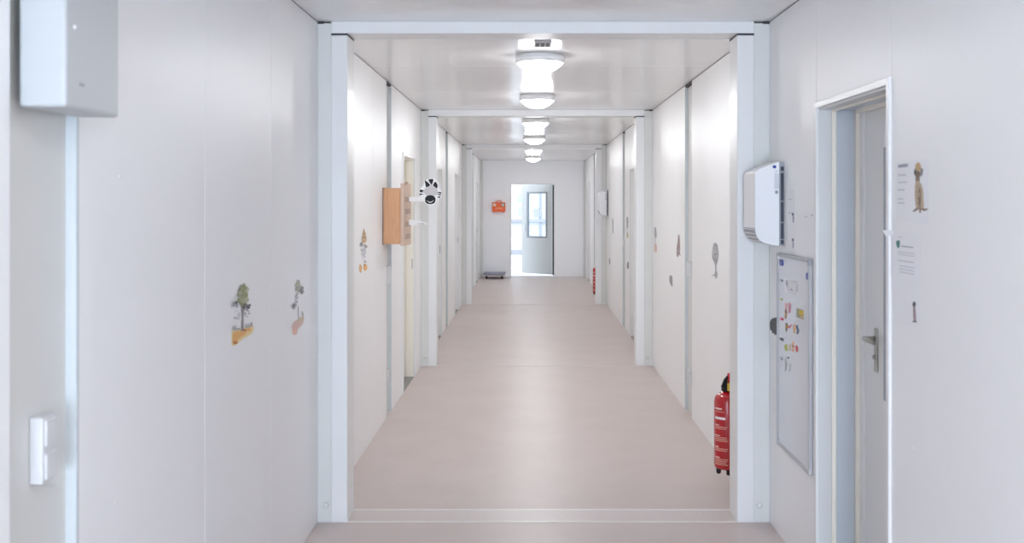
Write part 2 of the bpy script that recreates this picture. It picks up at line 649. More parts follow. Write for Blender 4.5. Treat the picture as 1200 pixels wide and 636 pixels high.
# narrow frosted light and lever handle of the near door
lx = XR + 0.176
bm = new()
box(bm, lx - 0.003, lx + 0.01, 3.70, 4.04, 0.83, 1.81, 0.002, 2)
obj('glass_strip', bm, 'door_glass', leaf)
bm = new()
box(bm, lx - 0.009, lx, 4.105, 4.135, 0.925, 1.10, 0.004, 3)
tube(bm, [(lx, 4.12, 1.058), (lx - 0.05, 4.12, 1.058)], 0.010)
tube(bm, [(lx - 0.05, 4.126, 1.058), (lx - 0.053, 4.08, 1.058), (lx - 0.05, 4.0, 1.056)], [0.0095, 0.009, 0.008])
tube(bm, [(lx - 0.018, 4.12, 0.985), (lx, 4.12, 0.985)], 0.009)
obj('lever_handle', bm, 'steel', leaf)
for d in DOORS_R[1:]:
    side_door(XR, 1, d, 'reveal')
for i, d in enumerate(DOORS_L):
    r_, l_ = side_door(XL, -1, d, 'cream' if i == 0 else 'reveal')
    # dark latch plate in the far jamb
    bm = new()
    box(bm, XL - 0.020, XL - 0.013, d[1] - 0.022, d[1] - 0.0195, 0.99, 1.08)
    obj('latch_plate', bm, 'ink', r_)

# ---- far door: grey steel leaf standing open outwards
far = struct_empty('door_8', ((DX0 + DX1) / 2, YF, 0))
bm = new()
box(bm, DX0, DX0 + 0.018, YF - 0.006, YF + 0.12, 0, DZ, 0.001, 1)
box(bm, DX1 - 0.018, DX1, YF - 0.006, YF + 0.12, 0, DZ, 0.001, 1)
box(bm, DX0 + 0.018, DX1 - 0.018, YF - 0.006, YF + 0.12, DZ - 0.018, DZ, 0.001, 1)
obj('frame', bm, 'leaf', far)
bm = new()
box(bm, DX1 - 0.044, DX1 - 0.0185, YF + 0.012, YF + 0.085, 0.03, DZ - 0.03)
obj('rubber_seal', bm, 'rubber', far)
bm = new()
box(bm, DX0, DX1, YF - 0.01, YF + 0.12, 0.0, 0.012, 0.003, 1)
obj('threshold', bm, 'aluminium', far)

hinge = Vector((0.480, YF + 0.125, 0))
ANG = math.radians(41)
ux = Vector((-math.cos(ANG), math.sin(ANG), 0))      # along the leaf, from the hinge
un = Vector((-math.sin(ANG), -math.cos(ANG), 0))     # towards the corridor
LW = 0.86


def leafbox(bm, u0, u1, n0, n1, z0, z1):
    pts = [hinge + ux * u0 + un * n0, hinge + ux * u1 + un * n0, hinge + ux * u1 + un * n1, hinge + ux * u0 + un * n1]
    prism(bm, [p + Vector((0, 0, z0)) for p in pts], (0, 0, z1 - z0))


wu0, wu1, wz0, wz1 = 0.135, 0.70, 0.83, 1.815
bm = new()
for q in ((0, wu0, -0.02, 0.02, 0.035, 1.985), (wu1, LW, -0.02, 0.02, 0.035, 1.985),
          (wu0, wu1, -0.02, 0.02, 0.035, wz0), (wu0, wu1, -0.02, 0.02, wz1, 1.985)):
    leafbox(bm, *q)
fl = obj('leaf', bm, 'grey_leaf', far)
bm = new()
fw = 0.028
for q in ((wu0 - 0.01, wu0 + fw, -0.024, 0.026, wz0 - 0.01, wz1 + 0.01), (wu1 - fw, wu1 + 0.01, -0.024, 0.026, wz0 - 0.01, wz1 + 0.01),
          (wu0 + fw, wu1 - fw, -0.024, 0.026, wz0 - 0.01, wz0 + fw), (wu0 + fw, wu1 - fw, -0.024, 0.026, wz1 - fw, wz1 + 0.01)):
    leafbox(bm, *q)
obj('window_frame', bm, 'grey_frame', fl)
bm = new()
leafbox(bm, wu0 + fw, wu1 - fw, -0.004, 0.004, wz0 + fw, wz1 - fw)
obj('pane', bm, 'glass', fl)
bm = new()
leafbox(bm, 0.33, 0.55, -0.006, -0.0045, 1.27, 1.46)
ntc = obj('notice_sheet', bm, 'paper', fl)
bm = new()
leafbox(bm, LW - 0.09, LW - 0.06, 0.02, 0.028, 0.93, 1.12)
tube(bm, [hinge + ux * (LW - 0.075) + un * 0.02 + Vector((0, 0, 1.05)), hinge + ux * (LW - 0.075) + un * 0.06 + Vector((0, 0, 1.05)),
          hinge + ux * (LW - 0.19) + un * 0.06 + Vector((0, 0, 1.05))], 0.009)
obj('lever_handle', bm, 'aluminium', fl)

# ---- yard and the building across it
bm = new()
box(bm, -14, 14, YF + 0.12, 60, -0.15, -0.02)
struct('trim_yard', bm, 'yard')
bm = new()
box(bm, -14, 14, -30, Y0 - 0.2, -0.15, -0.02)
struct('trim_forecourt', bm, 'yard')

pav = thing('pavilion', 'white glazed building front across the yard, seen through the open far door', 'building', (0, 32.0, -0.02))
bm = new()
box(bm, -9, 9, 32.0, 32.4, -0.02, 4.6)
wallp = obj('facade', bm, 'facade', pav)
bm = new()
box(bm, -9, 9, 31.93, 32.0, -0.02, 0.14)
obj('plinth', bm, 'facade_grey', pav)
bm = new()
box(bm, -9, 9, 31.9, 32.0, 0.98, 1.075, 0.01, 1)
obj('rail', bm, 'facade_grey', pav)
for x in (-2.6, -1.1, 0.30, 1.7):
    bm = new()
    box(bm, x, x + 0.07, 31.93, 32.0, 0.14, 3.2)
    obj('mullion', bm, 'facade_grey', pav)
for x, z, ww, hh in ((-0.36, 1.62, 0.26, 0.24), (-0.34, 1.2, 0.28, 0.26), (-0.95, 1.2, 0.35, 0.9), (0.5, 1.2, 0.5, 0.9)):
    bm = new()
    box(bm, x, x + ww, 31.97, 32.0, z, z + hh)
    obj('window_panel', bm, 'facade_glass', pav)

# ================================================================== THINGS
# ---- round ceiling lamps
LAMPS = [6.4, 8.78, 11.3, 14.25, 17.3, 20.4, 0.9]
LAMP_LABELS = ['round white lit ceiling lamp nearest the camera, just past the first cross beam',
               'second lit ceiling lamp from the camera, before the second cross beam',
               'third lit ceiling lamp from the camera, just behind the second cross beam',
               'fourth lit ceiling lamp from the camera, before the third cross beam',
               'fifth lit ceiling lamp from the camera, just behind the third cross beam',
               'sixth lit ceiling lamp, the farthest, closest to the far wall',
               'round ceiling lamp over the camera position, out of the frame']
LX = 0.062
lamp0 = thing('ceiling_lamp', LAMP_LABELS[0], 'lamp', (LX, LAMPS[0], H), 'round lamps along the ceiling')
bm = new()
lathe(bm, [(0.0, H), (0.140, H), (0.150, H - 0.006), (0.152, H - 0.03), (0.150, H - 0.044), (0.141, H - 0.05), (0.12, H - 0.05), (0.0, H - 0.05)], LX, LAMPS[0], 40)
obj('housing', bm, 'lamp_body', lamp0)
bm = new()
lathe(bm, [(0.139 * (1 - k / 10.0), H - 0.0503 - 0.062 * (1 - (1 - k / 10.0) ** 2.4)) for k in range(10)] + [(0.0, H - 0.1123)], LX, LAMPS[0], 40)
obj('diffuser', bm, 'lamp', lamp0)
for y, lab in list(zip(LAMPS, LAMP_LABELS))[1:]:
    dup(lamp0, (0, y - LAMPS[0], 0), lab)

# ---- small ceiling grille in front of the first lamp
v = thing('ceiling_vent', 'small grey three-slot ceiling vent just in front of the nearest lamp', 'vent', (0.072, 5.9, H))
bm = new()
vx0, vx1, vy0, vy1 = 0.022, 0.122, 5.79, 5.99
box(bm, vx0, vx1, vy0, vy1, H - 0.012, H, 0.003, 1)
obj('frame', bm, mat('matt_grey_vent', (0.48, 0.48, 0.50, 1), 0.9, 0.1), v)
for k in range(3):
    bm = new()
    q = vx0 + 0.010 + k * 0.0285
    box(bm, q, q + 0.022, vy0 + 0.05, vy1 - 0.03, H - 0.014, H - 0.011)
    obj('slot', bm, 'silver', v)

# ---- white metal box on the near left wall
bxl = thing('wall_box', 'large white metal box high on the left wall at the left edge', 'box', (XL, 2.3, 1.795))
bm = new()
box(bm, XL, -0.962, 2.16, 2.44, 1.795, 2.34, 0.008, 3)
bd = obj('body', bm, 'box_paint', bxl)
bm = new()
box(bm, -0.9635, -0.9605, 2.225, 2.25, 1.846, 1.853, 0.001, 1)
obj('catch', bm, 'plastic_grey', bxl)
bm = new()
ball(bm, (-0.962, 2.20, 1.967), 0.005)
obj('screw', bm, 'white_print', bxl)

# ---- switches and sockets on the recessed strips
def switch_plate(x, s, y0, y1, z0, z1, n, label, name='light_switch', group=None):
    cat = 'socket' if name == 'wall_socket' else 'switch'
    t = thing(name, label, cat, (x, (y0 + y1) / 2, z0), group)
    bm = new()
    box(bm, x, x - s * 0.030, y0, y1, z0, z1, 0.004, 2)
    obj('plate', bm, 'switch_white', t)
    for k in range(n):
        a = z0 + (z1 - z0) * k / n
        b = z0 + (z1 - z0) * (k + 1) / n
        bm = new()
        if name == 'wall_socket':
            yc, zc = (y0 + y1) / 2, (a + b) / 2
            rr = min(y1 - y0, b - a) * 0.36
            prism(bm, [(x - s * 0.029, yc + rr * math.cos(2 * PI * i / 20), zc + rr * math.sin(2 * PI * i / 20)) for i in range(20)], (-s * 0.004, 0, 0))
            obj('outlet', bm, 'zebra_grey', t)
        else:
            box(bm, x - s * 0.029, x - s * 0.035, y0 + 0.01, y1 - 0.01, a + 0.008, b - 0.008, 0.0015, 1)
            obj('rocker', bm, 'switch_white', t)
    return t


switch_plate(XL - 0.025, -1, 2.256, 2.326, 0.985, 1.13, 2, 'white double light switch low on the left edge below the big box')
switch_plate(XL - 0.025, -1, 7.78, 7.87, 0.98, 1.12, 1, 'white switch on the grey strip below the wooden box')
switch_plate(XL - 0.025, -1, 7.78, 7.86, 0.245, 0.335, 1, 'white socket near the floor below the wooden box', 'wall_socket')
switch_plate(XR + 0.025, 1, 7.83, 7.92, 1.03, 1.15, 1, 'white switch on the right wall strip above the low socket')
switch_plate(XR + 0.025, 1, 7.83, 7.91, 0.22, 0.33, 1, 'white socket near the floor on the right wall strip', 'wall_socket')
switch_plate(XR + 0.025, 1, 13.24, 13.33, 1.03, 1.14, 1, 'tiny white switch on the farther strip of the right wall')

# ---- fan heaters on the right wall
def fan_heater(y0, label):
    t = thing('fan_heater', label, 'heater', (XR, y0, 1.39), 'white fan heaters on the right wall')
    xb = 1.172
    prof = [(xb, 1.789), (1.072, 1.752), (1.062, 1.742), (1.058, 1.73), (1.058, 1.475), (1.062, 1.45), (1.070, 1.431),
            (1.084, 1.415), (1.105, 1.405), (1.135, 1.397), (xb, 1.391)]
    y1 = y0 + 0.255
    bm = new()
    prism(bm, [(p[0], y0, p[1]) for p in prof], (0, y1 - y0, 0))
    bmesh.ops.recalc_face_normals(bm, faces=bm.faces)
    es = [e for e in bm.edges if len(e.link_faces) == 2 and abs(e.verts[0].co.y - e.verts[1].co.y) < 1e-6 and e.verts[0].co.x < xb - 1e-4]
    bmesh.ops.bevel(bm, geom=es, offset=0.004, segments=2, profile=0.5, affect='EDGES')
    body = obj('body', bm, 'plastic', t)
    bm = new()
    box(bm, xb, XR, y0 + 0.006, y1 - 0.006, 1.393, 1.787)
    bp = obj('back_plate', bm, 'plastic_grey', t)
    for k, (za, zb) in enumerate(((1.40, 1.42), (1.425, 1.50), (1.505, 1.60), (1.605, 1.735), (1.745, 1.765))):
        bm = new()
        box(bm, xb + 0.009, XR - 0.002, y0 + 0.004, y0 + 0.02, za, zb)
        obj('back_slot', bm, 'navy', bp)
    # dark louvres on the rounded lower front
    gl = [(1.058, 1.478), (1.058, 1.47), (1.062, 1.45), (1.070, 1.431), (1.084, 1.415), (1.105, 1.405)]
    bm = new()
    outer = [(p[0] - 0.0012 - 0.0, p[1] - 0.001) for p in gl]
    inner = [(p[0] + 0.006, p[1] + 0.006) for p in gl]
    prism(bm, [(p[0], y0 + 0.008, p[1]) for p in outer] + [(p[0], y0 + 0.008, p[1]) for p in reversed(inner)], (0, y1 - y0 - 0.016, 0))
    gr = obj('grille', bm, 'plastic_grey', t)
    for k in range(6):
        f = k / 5.0 * 4.99
        i = int(f)
        a, b = outer[i], outer[min(i + 1, 5)]
        px, pz = a[0] + (b[0] - a[0]) * (f - i), a[1] + (b[1] - a[1]) * (f - i)
        bm = new()
        box(bm, px - 0.002, px + 0.001, y0 + 0.014, y1 - 0.014, pz - 0.0014, pz + 0.0014)
        obj('louvre', bm, 'zebra_white', gr)
    # round blue badge, small lettering and the control strip on the near side
    bm = new()
    prism(bm, [(1.150 + 0.0088 * math.cos(2 * PI * k / 20), y0 - 0.0006, 1.764 + 0.0075 * math.sin(2 * PI * k / 20)) for k in range(20)], (0, 0.001, 0))
    obj('badge', bm, 'blue', t)
    bm = new()
    box(bm, 1.153, 1.168, y0 - 0.0006, y0 + 0.0004, 1.7415, 1.7445)
    obj('lettering', bm, 'ink', t)
    bm = new()
    box(bm, 1.150, 1.171, y0 - 0.0006, y0 + 0.0004, 1.66, 1.735)
    obj('scale_strip', bm, 'board', t)
    bm = new()
    box(bm, 1.153, 1.167, y0 - 0.004, y0 + 0.001, 1.637, 1.653, 0.002, 1)
    obj('control_knob', bm, 'plastic_grey', t)
    bm = new()
    box(bm, 1.0565, 1.0585, y0 + 0.01, y1 - 0.01, 1.728, 1.736)  # highlight along the upper front edge, painted as a thin white strip
    obj('top_highlight', bm, 'white_print', t)
    return t


h0 = fan_heater(4.90, 'white fan heater with dark lower louvres on the wall above the whiteboard')
dup(h0, (0, 15.93 - 4.90, 0), 'small distant white fan heater on the right wall beside the third post')

# ---- fire extinguishers
def extinguisher(x, y, label):
    t = thing('fire_extinguisher', label, 'fire extinguisher', (x, y, 0.10), 'red fire extinguishers on the right wall')
    r = 0.075
    bm = new()
    lathe(bm, [(0, 0.125), (0.06, 0.125), (0.072, 0.132), (r, 0.145), (r, 0.50), (0.071, 0.517), (0.060, 0.531), (0.043, 0.541), (0.026, 0.547), (0.024, 0.552), (0, 0.552)], x, y, 40)
    body = obj('body', bm, 'red', t)
    # printed bands on the face turned to the corridor (angles around the body)
    A0, A1 = math.radians(190), math.radians(262)

    def band(name, m, z0, z1, a0=A0, a1=A1):
        bm = new()
        lathe(bm, [(r + 0.0006, z0), (r + 0.0006, z1)], x, y, 16, a0, a1)
        obj(name, bm, m, body)
    band('white_band', 'white_print', 0.404, 0.417, math.radians(196), math.radians(250))
    band('heading', 'print_pale', 0.458, 0.466, math.radians(194), math.radians(235))
    band('heading', 'print_gold', 0.444, 0.448, math.radians(194), math.radians(245))
    zz = 0.375
    for blk in ((0.373, 3), (0.315, 4), (0.253, 3), (0.195, 5)):
        for k in range(blk[1]):
            z = blk[0] - k * 0.0095
            band('text_line', 'print_pale' if k == 0 else 'print_gold', z - 0.0022, z + 0.0022, math.radians(195 + (2 if k else 0)),
                 math.radians((225 if k == 0 else 262) - random.random() * 12))
    for dx, dy in ((-0.052, -0.012), (-0.004, -0.052), (0.01, 0.055)):
        bm = new()
        lathe(bm, [(0, 0.098), (0.010, 0.098), (0.013, 0.105), (0.014, 0.13), (0, 0.13)], x + dx, y + dy, 14)
        obj('foot', bm, 'black', t)
    bm = new()
    lathe(bm, [(0, 0.55), (0.030, 0.55), (0.036, 0.556), (0.034, 0.572), (0.022, 0.58), (0.019, 0.60), (0, 0.60)], x, y, 20)
    box(bm, x - 0.016, x + 0.016, y - 0.03, y + 0.03, 0.575, 0.60, 0.004, 2)
    valve = obj('valve', bm, 'black', t)
    bm = new()
    prism(bm, [(x - 0.036, y - 0.012, 0.572), (x - 0.020, y - 0.012, 0.615), (x + 0.002, y - 0.012, 0.640), (x + 0.02, y - 0.012, 0.644),
               (x + 0.02, y - 0.012, 0.632), (x + 0.0, y - 0.012, 0.622), (x - 0.010, y - 0.012, 0.60), (x - 0.022, y - 0.012, 0.568)], (0, 0.024, 0))
    obj('lever', bm, 'black', valve)
    bm = new()
    box(bm, x - 0.008, x + 0.014, y - 0.042, y - 0.028, 0.557, 0.60, 0.003, 2)
    obj('safety_seal', bm, 'yellow', valve)
    bm = new()
    box(bm, x - 0.001, x + 0.024, y - 0.020, y + 0.012, 0.60, 0.650, 0.004, 2)
    obj('red_grip', bm, 'red_tag', valve)
    bm = new()
    tube(bm, [(x + 0.0, y + 0.02, 0.59), (x + 0.01, y + 0.07, 0.60), (x + 0.01, y + 0.10, 0.55), (x + 0.01, y + 0.092, 0.40), (x + 0.01, y + 0.088, 0.20)], 0.009)
    obj('hose', bm, 'black', t)
    bm = new()
    box(bm, x + r - 0.006, XR, y - 0.02, y + 0.02, 0.33, 0.50, 0.002, 1)
    lathe(bm, [(r + 0.002, 0.36), (r + 0.002, 0.372)], x, y, 10, math.radians(-60), math.radians(60))
    obj('bracket', bm, 'black', t)
    return t


e0 = extinguisher(1.097, 5.78, 'large red fire extinguisher behind the right post, nearest the camera')
far_e = dup(e0, (0, 16.95 - 5.78, 0), 'small distant red fire extinguisher on the right near the far door')

# ---- whiteboard
wy0, wz_ = R(953, 560)
wy1, _ = R(914.4, 517)
wb = thing('whiteboard', 'tall whiteboard in a thin silver frame on the right wall below the heater', 'whiteboard', (XR, (wy0 + wy1) / 2, 0.445))
bz0, bz1 = 0.443, 1.357
bm = new()
box(bm, XR - 0.001, XR - 0.012, wy0 + 0.003, wy1 - 0.003, bz0 + 0.003, bz1 - 0.003)
obj('board', bm, 'board', wb)
bm = new()
fwid = 0.016
for q in ((wy0, wy0 + fwid, bz0, bz1), (wy1 - fwid, wy1, bz0, bz1), (wy0 + fwid, wy1 - fwid, bz0, bz0 + fwid), (wy0 + fwid, wy1 - fwid, bz1 - fwid, bz1)):
    box(bm, XR, XR - 0.018, q[0], q[1], q[2], q[3], 0.002, 1)
obj('frame', bm, mat('pale_silver_frame', (0.46, 0.46, 0.48, 1), 0.4, 0.5), wb)
for yy in (wy0, wy1 - 0.03):
    for za in (bz0, bz1 - 0.03):
        bm = new()
        box(bm, XR - 0.001, XR - 0.0195, yy - 0.0008, yy + 0.0308, za - 0.0008, za + 0.0308, 0.004, 2)
        obj('corner_cap', bm, 'plastic_grey' if za > 1 and yy == wy0 else 'aluminium', wb)


def on_board(px, py, off=0.012):
    """pixel -> point on the board face"""
    x = XR - off
    y = x * FPX / (px - CX)
    return y, EYE - (py - CY) * y / FPX


def magnet(px0, py0, px1, py1, m, label, cat='magnet', name='magnet', group='magnets on the whiteboard'):
    yb, zt = on_board((px0 + px1) / 2, py0)
    _, zb = on_board((px0 + px1) / 2, py1)
    ya, _ = on_board(px1, py0)
    yc, _ = on_board(px0, py0)
    cy, cz = (ya + yc) / 2, (zt + zb) / 2
    ry, rz = (yc - ya) / 2, (zt - zb) / 2
    bm = new()
    n = 20
    pts = []
    for k in range(n):
        t = 2 * PI * k / n
        c, s_ = math.cos(t), math.sin(t)
        pts.append((XR - 0.012, cy + ry * math.copysign(abs(c) ** 0.5, c), cz + rz * math.copysign(abs(s_) ** 0.6, s_)))
    prism(bm, pts, (-0.0055, 0, 0))
    return tag(obj(name, bm, m, None, (XR - 0.012, cy, cz)), label, cat, group)


magnet(914.9, 304, 918, 311.3, 'blue', 'dark blue magnet at the top left corner of the whiteboard')
magnet(945.8, 319.5, 949.2, 327.8, 'blue', 'blue magnet at the top right of the whiteboard')
magnet(915, 327, 917.6, 329.6, 'plastic_grey', 'small grey magnet on the left edge beside the framed note')
magnet(915.2, 349.5, 917.2, 351.5, mat('pale_yellow_green', (0.55, 0.55, 0.18, 1)), 'tiny yellow green magnet on the left edge of the whiteboard')
magnet(915.4, 372.4, 918.2, 375, mat('crimson', (0.55, 0.03, 0.09, 1)), 'tiny red magnet on the left edge of the whiteboard')
magnet(915, 396, 918.2, 398.8, 'ink_dark', 'small dark magnet at the left edge above the green picture')
magnet(915, 419, 917.4, 421.5, 'plastic_grey', 'lowest small grey magnet on the left edge of the whiteboard')
magnet(923.2, 418, 924.8, 420, 'plastic_grey', 'tiny grey magnet above the grey scribbled drawing')


def board_card(name, label, cat, shapes, group=None):
    """shapes: list of (pixel polygon, material) printed on the board; first one is the sheet itself"""
    t = None
    mats, bm = [], new()
    for k, (poly, m) in enumerate(shapes):
        off = 0.0124 + 0.0004 * k
        pts = []
        for px, py in poly:
            y, z = on_board(px, py, off)
            pts.append((XR - off, y, z))
        prism(bm, pts, (0.0006 if k else 0.0004, 0, 0), mi=k)
        mats.append(m)
    o = obj(name, bm, mats)
    return tag(o, label, cat, group)


def rect(x0, y0, x1, y1, sk=0.22):
    # follows the perspective slope of a level edge on the right wall
    def t(px, py):
        return (px, CY + (py - CY) * (px - CX) / ((x0 + x1) / 2 - CX))
    return [t(x0, y0), t(x1, y0), t(x1, y1), t(x0, y1)]


CP = {k: mat('ink_' + k, v, 0.6, 0.3) for k, v in dict(
    pink=(0.62, 0.28, 0.36, 1), rose=(0.68, 0.42, 0.42, 1), lemon=(0.68, 0.50, 0.06, 1), olive=(0.35, 0.37, 0.25, 1),
    amber=(0.72, 0.36, 0.10, 1), lime=(0.52, 0.55, 0.12, 1), scarlet=(0.58, 0.10, 0.12, 1), slate=(0.16, 0.17, 0.24, 1),
    brown=(0.32, 0.22, 0.17, 1), grey=(0.34, 0.35, 0.36, 1), tan=(0.55, 0.44, 0.33, 1), white=(0.74, 0.74, 0.78, 1),
    peach=(0.76, 0.50, 0.33, 1)).items()}
GC = 'picture cards on the whiteboard'
board_card('note_sheet', 'white note with dark corner lines near the top of the whiteboard', 'note',
           [(rect(921, 328, 935, 344), CP['white']), (rect(930.5, 329.6, 934.2, 330.8), 'ink'), (rect(933.4, 331, 934.4, 342), 'ink'),
            (rect(925.8, 338.6, 928.8, 340.0), 'ink'), (rect(921.0, 328.4, 922.2, 334), 'ink')])
board_card('picture_card', 'rose and dark striped picture cutout, upper left of the pictures', 'picture',
           [([(919.5, 355), (922, 354.2), (923.2, 357), (922.6, 362), (923.2, 366), (922, 372), (920.4, 374.5), (919.2, 371), (919.6, 364)], CP['rose']),
            (rect(919.6, 362.5, 922, 367), CP['brown']), (rect(919.8, 368, 921.6, 370.5), CP['lemon']), (rect(920.2, 371, 921.4, 373), CP['slate'])], GC)
board_card('picture_card', 'mauve pink oblong picture cutout, beside the rose striped one', 'picture',
           [([(924, 354.8), (926.4, 354.4), (927, 358), (926.8, 365), (925.4, 367.6), (924, 365), (923.6, 359)], CP['pink'])], GC)
board_card('picture_card', 'yellow and dark picture cutout, rightmost on the whiteboard', 'picture',
           [(rect(933.2, 362.2, 941.6, 373, 0), CP['olive']), ([(936.5, 363.4), (941.4, 364), (941.2, 369), (938, 369.5), (936, 366.5)], CP['lemon']),
            ([(937.4, 370), (940.8, 370.4), (941, 373.6), (939, 373.2)], CP['peach'])], GC)
board_card('picture_card', 'dark picture cutout with yellow band, left in the second row', 'picture',
           [([(920.2, 378.4), (922.6, 378), (923.6, 381.5), (922.8, 387), (921.2, 389.4), (920.2, 386)], CP['brown']),
            (rect(920.6, 381.8, 923, 383.4), CP['lemon'])], GC)
board_card('picture_card', 'small red zigzag cutout in the second row', 'picture',
           [([(923.8, 381), (925.2, 382.6), (926.4, 380), (928.4, 380.4), (927.2, 382.2), (925.4, 385), (923.8, 383.6)], CP['scarlet'])], GC)
board_card('picture_card', 'slim amber cutout in the second row of pictures', 'picture',
           [([(930, 379.6), (931.4, 379.2), (931.8, 385), (931.2, 390.8), (930, 390.4), (929.6, 385)], CP['amber'])], GC)
board_card('picture_card', 'dark blue stepped cutout, right in the second row', 'picture',
           [([(932.6, 380.5), (935, 381), (935.4, 385), (937, 386.4), (936.4, 388), (935, 391.8), (933.2, 391), (934, 387), (932.6, 384.5)], CP['slate'])], GC)
board_card('picture_card', 'lime green cutout, left in the third row of pictures', 'picture',
           [([(919.2, 404), (922, 403), (923.4, 405), (922.6, 407.4), (923.4, 410.4), (920.8, 411.4), (919.2, 408.6)], CP['lime']),
            (rect(920.4, 405.8, 921.8, 408), CP['olive'])], GC)
board_card('picture_card', 'pale tan cutout in the third row of pictures', 'picture',
           [([(924.4, 404), (926.8, 402.8), (927, 409), (925, 411.6), (924.2, 408)], CP['tan'])], GC)
board_card('picture_card', 'tall peach cutout in the third row of pictures', 'picture',
           [([(928, 400.2), (929.6, 399), (931, 402), (931.2, 409), (930.4, 412.6), (928.4, 412), (927.8, 406)], CP['peach']),
            (rect(928.4, 404.8, 930.6, 406.4), CP['brown'])], GC)
board_card('picture_card', 'bright red cutout, right in the third row of pictures', 'picture',
           [([(932, 405), (933.6, 404), (935.4, 407), (935.2, 411.4), (933.4, 413), (932.4, 410)], CP['scarlet'])], GC)
board_card('picture_card', 'grey scribbled figure cutout, lowest left of the pictures', 'picture',
           [([(919.4, 420), (921, 419.4), (922, 424), (923, 427), (921.8, 430), (921.2, 435), (919.6, 434), (920, 427)], CP['grey'])], GC)
board_card('picture_card', 'thin grey hook cutout, lowest right of the pictures', 'picture',
           [([(925.6, 425.2), (927, 426), (926.6, 431), (925.8, 435.4), (924.2, 434.6), (924.6, 433), (925.4, 431)], CP['grey'])], GC)


# ---- flat wall stickers and sheets: pixel outlines carried onto the wall planes
def wall_pts(side, poly, off):
    pts = []
    for px, py in poly:
        x = (XR - off) if side == 'R' else (XL + off)
        y = x * FPX / (px - CX)
        pts.append((x, y, EYE - (py - CY) * y / FPX))
    return pts


def smooth(poly, n=4):
    """closed outline rounded through its points"""
    if len(poly) < 5:
        return poly
    out, m = [], len(poly)
    for i in range(m):
        p0, p1, p2, p3 = poly[i - 1], poly[i], poly[(i + 1) % m], poly[(i + 2) % m]
        for k in range(n):
            t = k / n
            out.append(tuple(0.5 * (2 * p1[c] + (p2[c] - p0[c]) * t + (2 * p0[c] - 5 * p1[c] + 4 * p2[c] - p3[c]) * t * t
                                    + (3 * p1[c] - p0[c] - 3 * p2[c] + p3[c]) * t ** 3) for c in (0, 1)))
    return out


def blob(cx, cy, rx, ry, n=9, jag=0.35, rnd=random):
    return [(cx + rx * (1 - jag * rnd.random()) * math.cos(2 * PI * k / n), cy + ry * (1 - jag * rnd.random()) * math.sin(2 * PI * k / n)) for k in range(n)]


def sticker(side, name, label, cat, parts, group=None):
    """parts: {part name: [(pixel polygon, material), ...]}"""
    first = list(parts.values())[0][0][0]
    p = wall_pts(side, first, 0.0)[0]
    t = thing(name, label, cat, p, group)
    lvl = 0
    for pn, shapes in parts.items():
        mats, bm = [], new()
        for poly, m in shapes:
            lvl += 1
            if m not in mats:
                mats.append(m)
            prism(bm, wall_pts(side, smooth(poly, 3), 0.0004 + 0.00006 * lvl), (0.0004 if side == 'R' else -0.0004, 0, 0), mi=mats.index(m))
        obj(pn.strip(), bm, mats, t)
    return t


S = {k: mat('sticker_' + k, v, 0.6, 0.25) for k, v in dict(
    moss=(0.36, 0.37, 0.20, 1), fern=(0.48, 0.50, 0.30, 1), sage=(0.54, 0.54, 0.42, 1), bark=(0.33, 0.31, 0.30, 1),
    shade=(0.14, 0.13, 0.14, 1), haze=(0.74, 0.73, 0.79, 1), orange=(0.80, 0.45, 0.17, 1), sand=(0.82, 0.67, 0.36, 1),
    rust=(0.52, 0.20, 0.07, 1), rose=(0.72, 0.52, 0.46, 1), coral=(0.80, 0.52, 0.43, 1), straw=(0.60, 0.56, 0.38, 1),
    grey=(0.30, 0.30, 0.31, 1), mid=(0.42, 0.42, 0.43, 1), pale=(0.55, 0.55, 0.56, 1), tan=(0.55, 0.38, 0.20, 1),
    brown=(0.34, 0.20, 0.12, 1), plum=(0.34, 0.26, 0.27, 1), apricot=(0.70, 0.42, 0.20, 1), fur=(0.52, 0.41, 0.30, 1),
    furdark=(0.27, 0.20, 0.15, 1), teal=(0.10, 0.26, 0.25, 1), charcoal=(0.12, 0.12, 0.125, 1)).items()}
GS = 'savanna stickers on the corridor walls'


def scatter(n, cx, cy, rx, ry, r0, r1, mats, seed, shape=None):
    rn = random.Random(seed)
    out = []
    while len(out) < n:
        a, b = rn.uniform(-1, 1), rn.uniform(-1, 1)
        if a * a + b * b > 1:
            continue
        r = rn.uniform(r0, r1)
        out.append((blob(cx + a * rx, cy + b * ry, r, r * 1.1, 8, 0.4, rn), rn.choice(mats)))
    return out


